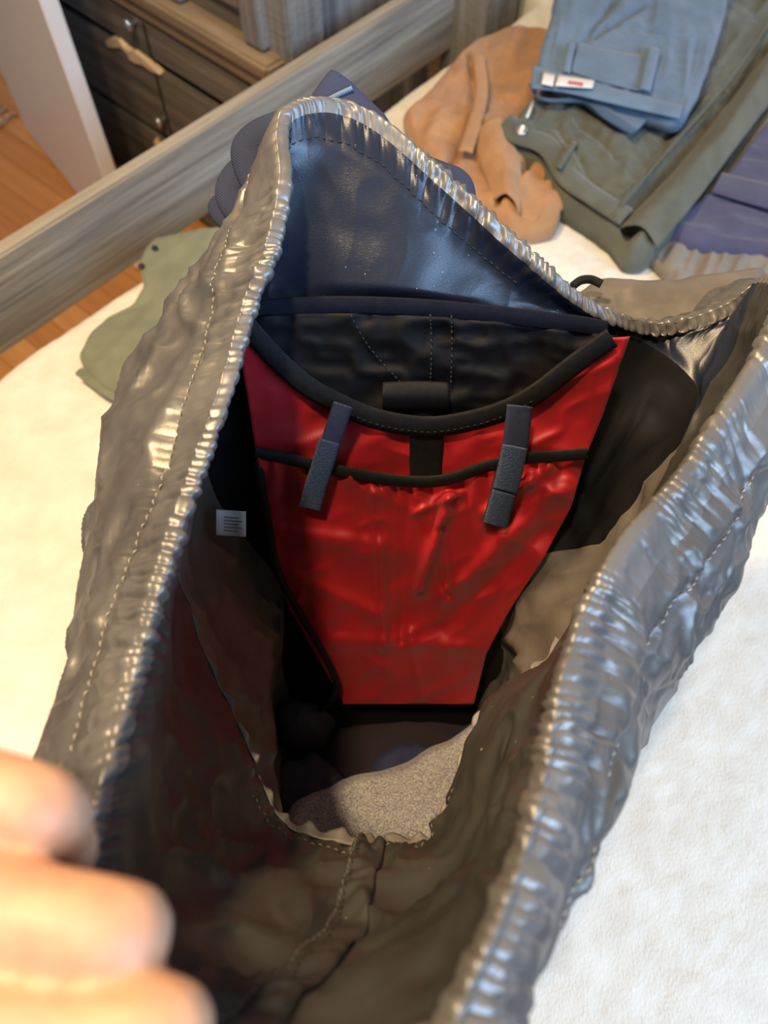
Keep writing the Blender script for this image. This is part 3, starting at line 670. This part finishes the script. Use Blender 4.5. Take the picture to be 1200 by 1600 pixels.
# wrinkled black pocket behind the sleeve
def wr(px, py): return float(.004*ridge(np.array([px/75, py/40]), 61)+.002*ridge(np.array([px/30, py/26]), 62))
pk = bstrip('inner_pocket', [(388, 496), (470, 490), (560, 490), (660, 494), (760, 502), (860, 514), (960, 524)], [(400, 690), (480, 690), (560, 690), (660, 690), (760, 690), (860, 690), (930, 690)], .008, M['black'], pack, nu=40, nv=110, fn=wr); pk['label'] = 'wrinkled black inner pocket'
for q in ([(548, 492), (575, 540), (628, 600)], [(672, 490), (674, 545), (672, 605)], [(705, 492), (706, 545), (704, 605)]):
    stitches('pocket_stitching', [BP(a, b, .0125+wr(a, b)) for a, b in crspline(np.array(q, float), 40)], M['stitch' if False else 'stitchdark'], pk, ln=.003, gap=.0015, r=.0007, lift=.0012)
lp = bstrip('webbing_loop', [(598, 598), (650, 596), (700, 598)], [(598, 640), (650, 640), (702, 640)], lambda v_, u_: .016+.006*math.sin(u_*3.14), M['webbing'], pack, nu=10, nv=16); lp['label'] = 'black webbing loop'
# red sleeve
TOP = np.array([(366, 500), (384, 506), (408, 534), (440, 568), (480, 602), (520, 625), (570, 648), (620, 661), (675, 666), (730, 658), (785, 642), (835, 616), (885, 578), (925, 548), (952, 529), (984, 526)], float)
LE = np.array([(366, 500), (376, 560), (390, 640), (400, 710), (414, 800), (430, 890), (452, 950), (492, 1020), (536, 1095)], float)
RE = np.array([(990, 505), (975, 570), (945, 640), (915, 712), (893, 790), (850, 870), (795, 955), (760, 1020), (740, 1100)], float)
def topy(px): return float(np.interp(px, TOP[:, 0], TOP[:, 1]))
EL = np.array([(398, 706), (450, 716), (520, 733), (590, 746), (650, 752), (700, 748), (760, 728), (820, 716), (870, 712), (918, 708)], float)
def ely(px): return float(np.interp(px, EL[:, 0], EL[:, 1]))
def lex(py): return float(np.interp(py, LE[:, 1], LE[:, 0]))
def rex(py): return float(np.interp(py, RE[:, 1], RE[:, 0]))
def red_fold(px, py):
    v_ = .0042*float(ridge(np.array([px/120+py/400, py/95-px/300]), 71))+.0020*float(ridge(np.array([px/45, py/38+px/90]), 72))
    return v_
nu_, nv_ = 90, 60
A_ = np.zeros((nv_, nu_, 3))
for i in range(nu_):
    u_ = i/(nu_-1)
    for j in range(nv_):
        v_ = j/(nv_-1)
        x0, x1 = TOP[0, 0], TOP[-1, 0]
        # rows blend from the scooped top edge to the elastic line
        pxt = x0+(x1-x0)*u_; pyt = topy(pxt)
        pxb = lex(780)+(rex(780)-lex(780))*u_; pyb = 780
        px = pxt*(1-v_)+pxb*v_; py = pyt*(1-v_)+pyb*v_
        if py > 505: px = min(max(px, lex(py)), rex(py))
        A_[j, i] = BP(px, py, .0175+red_fold(px, py))
slv = grid('hydration_sleeve', A_, M['red'], pack, solid=.001); slv['label'] = 'red nylon sleeve with scooped top'
nu_, nv_ = 150, 130
A_ = np.zeros((nv_, nu_, 3)); gx = np.linspace(0, 1, nu_)
def vfold(px, py):
    r_ = 0
    # soft vertical pleats and the two box folds under the elastic
    for (xa, ya, xb, yb, w_, h_) in ((588, 770, 600, 1010, 9, .006), (630, 800, 628, 1000, 8, -.004), (702, 780, 655, 920, 10, .010), (690, 830, 700, 930, 7, -.006), (720, 770, 650, 800, 7, .005), (880, 760, 700, 930, 16, .006), (850, 830, 690, 980, 14, -.004),
                                     (440, 830, 600, 850, 12, .003), (460, 900, 590, 960, 12, .003), (520, 1000, 720, 1010, 12, .003), (640, 990, 660, 1090, 9, .004), (860, 730, 760, 800, 9, .005)):
        d_ = np.array([xb-xa, yb-ya], float); t_ = ((px-xa)*d_[0]+(py-ya)*d_[1])/d_.dot(d_); tc_ = min(max(t_, 0), 1)
        q_ = math.hypot(px-xa-d_[0]*tc_, py-ya-d_[1]*tc_); r_ += h_*math.exp(-(q_/w_)**2)
    return r_
for j in range(nv_):
    v_ = j/(nv_-1)
    for i in range(nu_):
        u_ = gx[i]
        pt = 398+(918-398)*u_; pyt = ely(pt)+4
        py = pyt*(1-v_)+1100*v_
        xl, xr = lex(py), rex(py); px = xl+(xr-xl)*u_
        dpt = py-pyt
        gth = .0028*math.sin(px*.19+2.2*math.sin(px*.031))*math.exp(-dpt/45)
        A_[j, i] = BP(px, py, .0225+.004*math.exp(-dpt/160)+red_fold(px+500, py)*.9+vfold(px, py)+gth)
pok = grid('sleeve_pocket', A_, M['red'], pack, solid=.001); pok['label'] = 'red pocket gathered under black elastic'
def bribbon(name, cl, wpx, off, mt_, parent, nv=90, nu=7, bulge=.0015, fn=None):
    c = crspline(np.array(cl, float), nv); t = np.gradient(c, axis=0); t /= np.linalg.norm(t, axis=1)[:, None]; n_ = np.stack([-t[:, 1], t[:, 0]], -1)
    A_ = np.zeros((nv, nu, 3))
    for j in range(nv):
        for i in range(nu):
            k = (i/(nu-1)-.5)*2; q = c[j]+n_[j]*k*wpx*.5
            A_[j, i] = BP(q[0], q[1], off+bulge*(1-k*k)+(fn(c[j][0], c[j][1]) if fn else 0))
    return grid(name, A_, mt_, parent, solid=.0016)
bd1 = bribbon('sleeve_binding', [(384, 506), (408, 534), (440, 568), (480, 602), (520, 625), (570, 648), (620, 661), (675, 666), (730, 658), (785, 642), (835, 616), (885, 578), (925, 548), (956, 527)], 31, .0265, M['webbing'], slv, nv=140, bulge=.0014); bd1['label'] = 'black curved grosgrain binding'
stitches('binding_stitching', [BP(a, b+9, .0295) for a, b in crspline(np.array([(520, 625), (570, 648), (620, 661), (675, 666), (730, 658), (785, 642), (835, 616)], float), 90)], M['stitchdark'], slv, ln=.003, gap=.0015, r=.0004)
el = bribbon('elastic_band', EL, 17, .0275, M['webbing'], pok, nv=120, bulge=.0014, fn=lambda a, b: .005); el['label'] = 'black elastic edge'
tb = bstrip('centre_tab', [(640, 676), (640, 744)], [(693, 676), (690, 744)], .0232, M['webbing'], slv, nu=8, nv=12, thick=.002); tb['label'] = 'black centre tab'
s1 = bribbon('strap', [(536, 632), (526, 662), (512, 706), (497, 752), (484, 794)], 31, .0365, M['navyweb'], pack, nv=50, bulge=.0008); s1['label'] = 'navy webbing strap leaning left'
v1 = bribbon('loop_tape', [(514, 690), (504, 725), (494, 756), (484, 794)], 33, .0385, M['velcro'], s1, nv=40, bulge=.001); v1['label'] = 'slate blue loop tape'
s2 = bribbon('strap', [(812, 634), (808, 670), (802, 710), (788, 765), (774, 818)], 40, .0365, M['navyweb'], pack, nv=50, bulge=.0008, fn=lambda a, b: .004*math.sin((b-634)/60)); s2['label'] = 'navy webbing strap with fuzzy lower end'
v2 = bribbon('loop_tape', [(804, 698), (798, 730), (789, 766)], 38, .0392, M['velcro'], s2, nv=30, bulge=.002, fn=lambda a, b: .004*math.sin((b-634)/60)+.002); v2['label'] = 'upper loop tape patch'
v3 = bribbon('loop_tape', [(787, 770), (780, 795), (773, 820)], 36, .0392, M['velcro'], s2, nv=24, bulge=.002, fn=lambda a, b: .004*math.sin((b-634)/60)+.002); v3['label'] = 'lower loop tape patch'
# black piping loop down the left edge of the sleeve
tube('edge_cord', [BP(a, b, .03) for a, b in crspline(np.array([(404, 720), (418, 810), (434, 892), (470, 960), (505, 1020), (526, 1070), (515, 1098), (500, 1108)], float), 50)], .0032, M['webbing'], slv, 8)
# care label on the left
cl_ = np.array([[P(338+i*9.2, 796+j*8+i*.6, .545+.004*math.sin(i*.8)) for i in range(6)] for j in range(6)])
cl = grid('care_label', cl_, M['white'], pack, solid=.0006); cl['label'] = 'small white care label with grey print'
for k in range(5):
    q = [P(350+28*t_, 808+k*5.2+2.2*t_, .539+.003*math.sin(t_*4)) for t_ in np.linspace(0, 1 if k % 2 else .8, 8)]
    tube('print_line', q, .0005, M['ink'], cl, 5)
# ruffled placket down the front inside of the collar
fi = int(st(20.6)); rows = np.arange(12, 57)
k_ = np.linspace(-1, 1, 13)
B_ = np.zeros((len(rows), 13, 3)); BN_ = np.zeros((len(rows), 13, 3)); ccs = []
for r_, j in enumerate(rows):
    cc_ = fi+(60-j)*1.8-8; sp_ = .0085/np.linalg.norm(INN[j, int(cc_)+4]-INN[j, int(cc_)-4])*8
    for q_ in range(13): B_[r_, q_] = INND[j, int(cc_+k_[q_]*sp_)]; BN_[r_, q_] = NI[j, int(cc_)]
B_ = np.stack([crspline(B_[:, q_], 190) for q_ in range(13)], 1); BN_ = np.stack([crspline(BN_[:, q_], 190) for q_ in range(13)], 1)
w_ = np.arange(190)[:, None]
A_ = B_+BN_*(.0004+.0016*(1-k_**4)[None]+.0008*np.sin(w_*.6+2*np.sin(w_*.13)+k_[None]*1.5)*(1-k_**2)[None])[..., None]
fine = A_[:, 10]; nf = BN_[:, 10]; sdf = nf*0
fp = grid('front_placket', A_, M['coated'], pack, solid=.001); fp['label'] = 'ruffled seam strip inside the front'
stitches('placket_stitching', fine+nf*.0035+sdf*.006, M['stitchmid'], fp, nrm=nf, ln=.003, gap=.0016, r=.0005)
tube('loose_thread', crspline([P(752, 1172, .40), P(775, 1163, .385), P(800, 1168, .37), P(815, 1164, .36)], 30), .0009, M['stitch'], cf, 6)
# lid folded over behind the back, navy harness behind it
lid = garment('top_lid', [(885, 440), (925, 412), (990, 412), (1080, 405), (1160, 400), (1215, 398), (1235, 440), (1210, 520), (1100, 560), (960, 560), (890, 520)], (1070, 495), CZ-.425, M['lining'], None, None,
              lambda p: .003*fbm(p*40, 91, 3)+.002*ridge(p*60, 92), bottom=CZ-.50, parent=pack, edge=.03); lid['label'] = 'taupe lid folded back behind the rim'
tube('zip_pull', crspline([P(896, 446, .56), P(908, 438, .565), P(924, 437, .57), P(940, 444, .57)], 16), .0032, M['webbing'], lid, 8)
def slab(name, px, d, thick, mt_, parent, n=120, nr=14):
    o3 = np.array([P(a, b, d) for a, b in px]); c = o3.mean(0); cl2 = np.vstack([o3, o3[:1]])
    sg = np.linalg.norm(np.diff(cl2, axis=0), axis=1); cu = np.concatenate([[0], np.cumsum(sg)]); s = np.arange(n)/n*cu[-1]
    B = np.stack([np.interp(s, cu, cl2[:, k]) for k in range(3)], -1); B = csmooth(B, 2)
    nn = -FW; r = np.linspace(0, 1, nr); A_ = []
    for k in r: A_.append(c+(B-c)*k+nn*thick*.5*math.sqrt(max(0, 1-k**6))+nn[None]*(.003*fbm((c+(B-c)*k)*30, 5, 2))[:, None])
    for k in r[::-1][1:]: A_.append(c+(B-c)*k-nn*thick*.5*math.sqrt(max(0, 1-k**6)))
    return grid(name, np.stack(A_), mt_, parent, True)
h1 = slab('harness_pad', [(470, 175), (494, 139), (517, 110), (534, 120), (552, 133), (576, 156), (610, 190), (630, 280), (560, 330), (480, 280)], .535, .022, M['harness'], pack); h1['label'] = 'navy padded harness behind the rim'
tube('harness_piping', crspline([P(505, 160, .523), P(528, 148, .523), P(550, 138, .523)], 30), .0016, M['blue'], h1, 6)
def band_strip(name, cl, d, w_, mt_, parent):
    return tube(name, crspline([P(a, b, d) for a, b in cl], 50), w_, mt_, parent, 12, .45, up=tuple(-FW))
b1 = band_strip('shoulder_strap', [(480, 192), (440, 198), (402, 214), (386, 240), (405, 290), (440, 320)], .53, .0115, M['harness'], pack); b1['label'] = 'navy padded shoulder strap'
b2_ = band_strip('shoulder_strap', [(430, 240), (385, 262), (364, 285), (362, 310), (385, 340), (430, 370)], .54, .011, M['harness'], pack); b2_['label'] = 'navy lower strap loop'
band_strip('hip_belt', [(400, 318), (365, 318), (342, 322), (356, 345), (400, 380)], .56, .008, M['harness'], pack)
band_strip('harness_edge', [(640, 250), (690, 268), (714, 278), (726, 296), (730, 340)], .525, .007, M['harness'], pack)

# ================================================================== CLOTHES INSIDE THE PACK
cz = CZ-.885
garment('jersey', [(440, 1240), (520, 1130), (640, 1100), (760, 1110), (760, 1240), (640, 1320), (500, 1320)], (600, 1210), CZ-.835, M['maroon'], 'dark plum jersey at the bottom of the bag', 'jersey', lambda p: .006*ridge(p*22, 5), bottom=cz, n=120, nr=24, group='clothes packed in the bag')
garment('jersey', [(430, 1300), (424, 1215), (440, 1180), (462, 1184), (485, 1164), (530, 1200), (560, 1240), (600, 1330), (490, 1360)], (500, 1265), CZ-.79, M['slate'], 'dark slate jersey bunched left of the grey heather shirt', 'jersey', lambda p: .007*ridge(p*24, 6), bottom=CZ-.84, n=120, nr=24, group='clothes packed in the bag')
garment('jersey', [(424, 1125), (428, 1094), (455, 1080), (490, 1086), (520, 1110), (500, 1142), (465, 1150), (440, 1148)], (470, 1116), CZ-.76, M['slate'], 'small slate corner of cloth against the left lining of the bag', 'jersey', lambda p: .006*ridge(p*30, 7), bottom=CZ-.84, n=100, nr=20, group='clothes packed in the bag')
garment('jersey', [(565, 1225), (585, 1180), (612, 1155), (650, 1150), (680, 1162), (705, 1150), (745, 1118), (790, 1110), (760, 1260), (640, 1300)], (670, 1200), CZ-.80, M['indigo'], 'indigo jersey rolled behind the grey heather shirt', 'jersey', lambda p: .004*ridge(p*22, 8), bottom=CZ-.85, n=120, nr=24, puff=.012, group='clothes packed in the bag')
garment('t_shirt', [(415, 1360), (425, 1300), (455, 1248), (500, 1228), (555, 1204), (600, 1196), (640, 1184), (668, 1162), (705, 1150), (755, 1112), (790, 1090), (805, 1100), (805, 1200), (750, 1380), (560, 1420), (440, 1430)], (640, 1300), CZ-.755, M['heather'], 'grey heather t-shirt lying on top inside the bag', 't-shirt', lambda p: .004*ridge(p*14, 9)+.002*fbm(p*50, 3, 2), bottom=CZ-.80, n=200, nr=40, puff=.006, group='clothes packed in the bag')

# ================================================================== HAND
def capsules(chains, name, mt_):
    bm = bmesh.new()
    for ch in chains:
        pts = np.array([c[0] for c in ch]); rad = np.array([c[1] for c in ch])
        n = 14*(len(pts)-1); pp = crspline(pts, n); rr = crspline(rad[:, None], n)[:, 0]
        for p_, r_ in zip(pp, rr):
            bmesh.ops.create_icosphere(bm, subdivisions=2, radius=float(r_), matrix=Matrix.Translation(Vector(p_)))
    me = bpy.data.meshes.new(name); bm.to_mesh(me); bm.free(); me.materials.append(mt_)
    o = bpy.data.objects.new(name, me); COL.objects.link(o)
    m = o.modifiers.new('remesh', 'REMESH'); m.mode = 'VOXEL'; m.voxel_size = .0013; m.use_smooth_shade = True
    m = o.modifiers.new('smooth', 'SMOOTH'); m.factor = .5; m.iterations = 9
    return o
def fing(mcp, pip, dip, tip, r):
    return [(P(*mcp), r*1.25), (P(*mcp)*.5+P(*pip)*.5, r*1.07), (P(*pip), r*1.05), (P(*pip)*.45+P(*dip)*.55, r*.95), (P(*dip), r*.92), (P(*tip), r*.78)]
ch = [fing((-235, 1180, .172), (62, 1268, .172), (95, 1330, .205), (20, 1300, .226), .0098),
      fing((-170, 1390, .158), (182, 1458, .160), (175, 1440, .192), (85, 1400, .212), .0104),
      fing((-110, 1620, .148), (250, 1612, .152), (220, 1590, .184), (110, 1540, .203), .0100),
      fing((-60, 1840, .142), (235, 1800, .148), (215, 1740, .176), (110, 1680, .195), .0086)]
kn = [P(-235, 1180, .178), P(-170, 1390, .166), P(-110, 1620, .157), P(-60, 1840, .150)]
wrist = P(-640, 1750, .20); wl_ = P(-620, 1900, .195)
kk = [kn[0]]
for a_, b_ in zip(kn, kn[1:]): kk += [a_*.67+b_*.33+np.array([.004, 0, -.004]), a_*.33+b_*.67+np.array([.004, 0, -.004]), b_]
kn = kk
for i, k in enumerate(kn): ch.append([(k, .0125 if i % 3 == 0 else .0105), (k*.5+(wrist*(1-i/9)+wl_*i/9)*.5, .0165), (wrist*(1-i/9)+wl_*i/9, .020)])
ch.append([(wrist*.5+wl_*.5, .024), (P(-900, 2050, .21), .027), (P(-1400, 2400, .22), .034)])
ch.append([(wrist, .017), (P(-330, 1480, .215), .0145), (P(-110, 1400, .245), .0112), (P(20, 1370, .255), .0108), (P(95, 1345, .262), .0085)])   # thumb on the outer side of the rim
hand = capsules(ch, 'person', M['skin'])
tag(hand, 'bare left hand with curled fingers gripping the near rim of the bag', 'person')
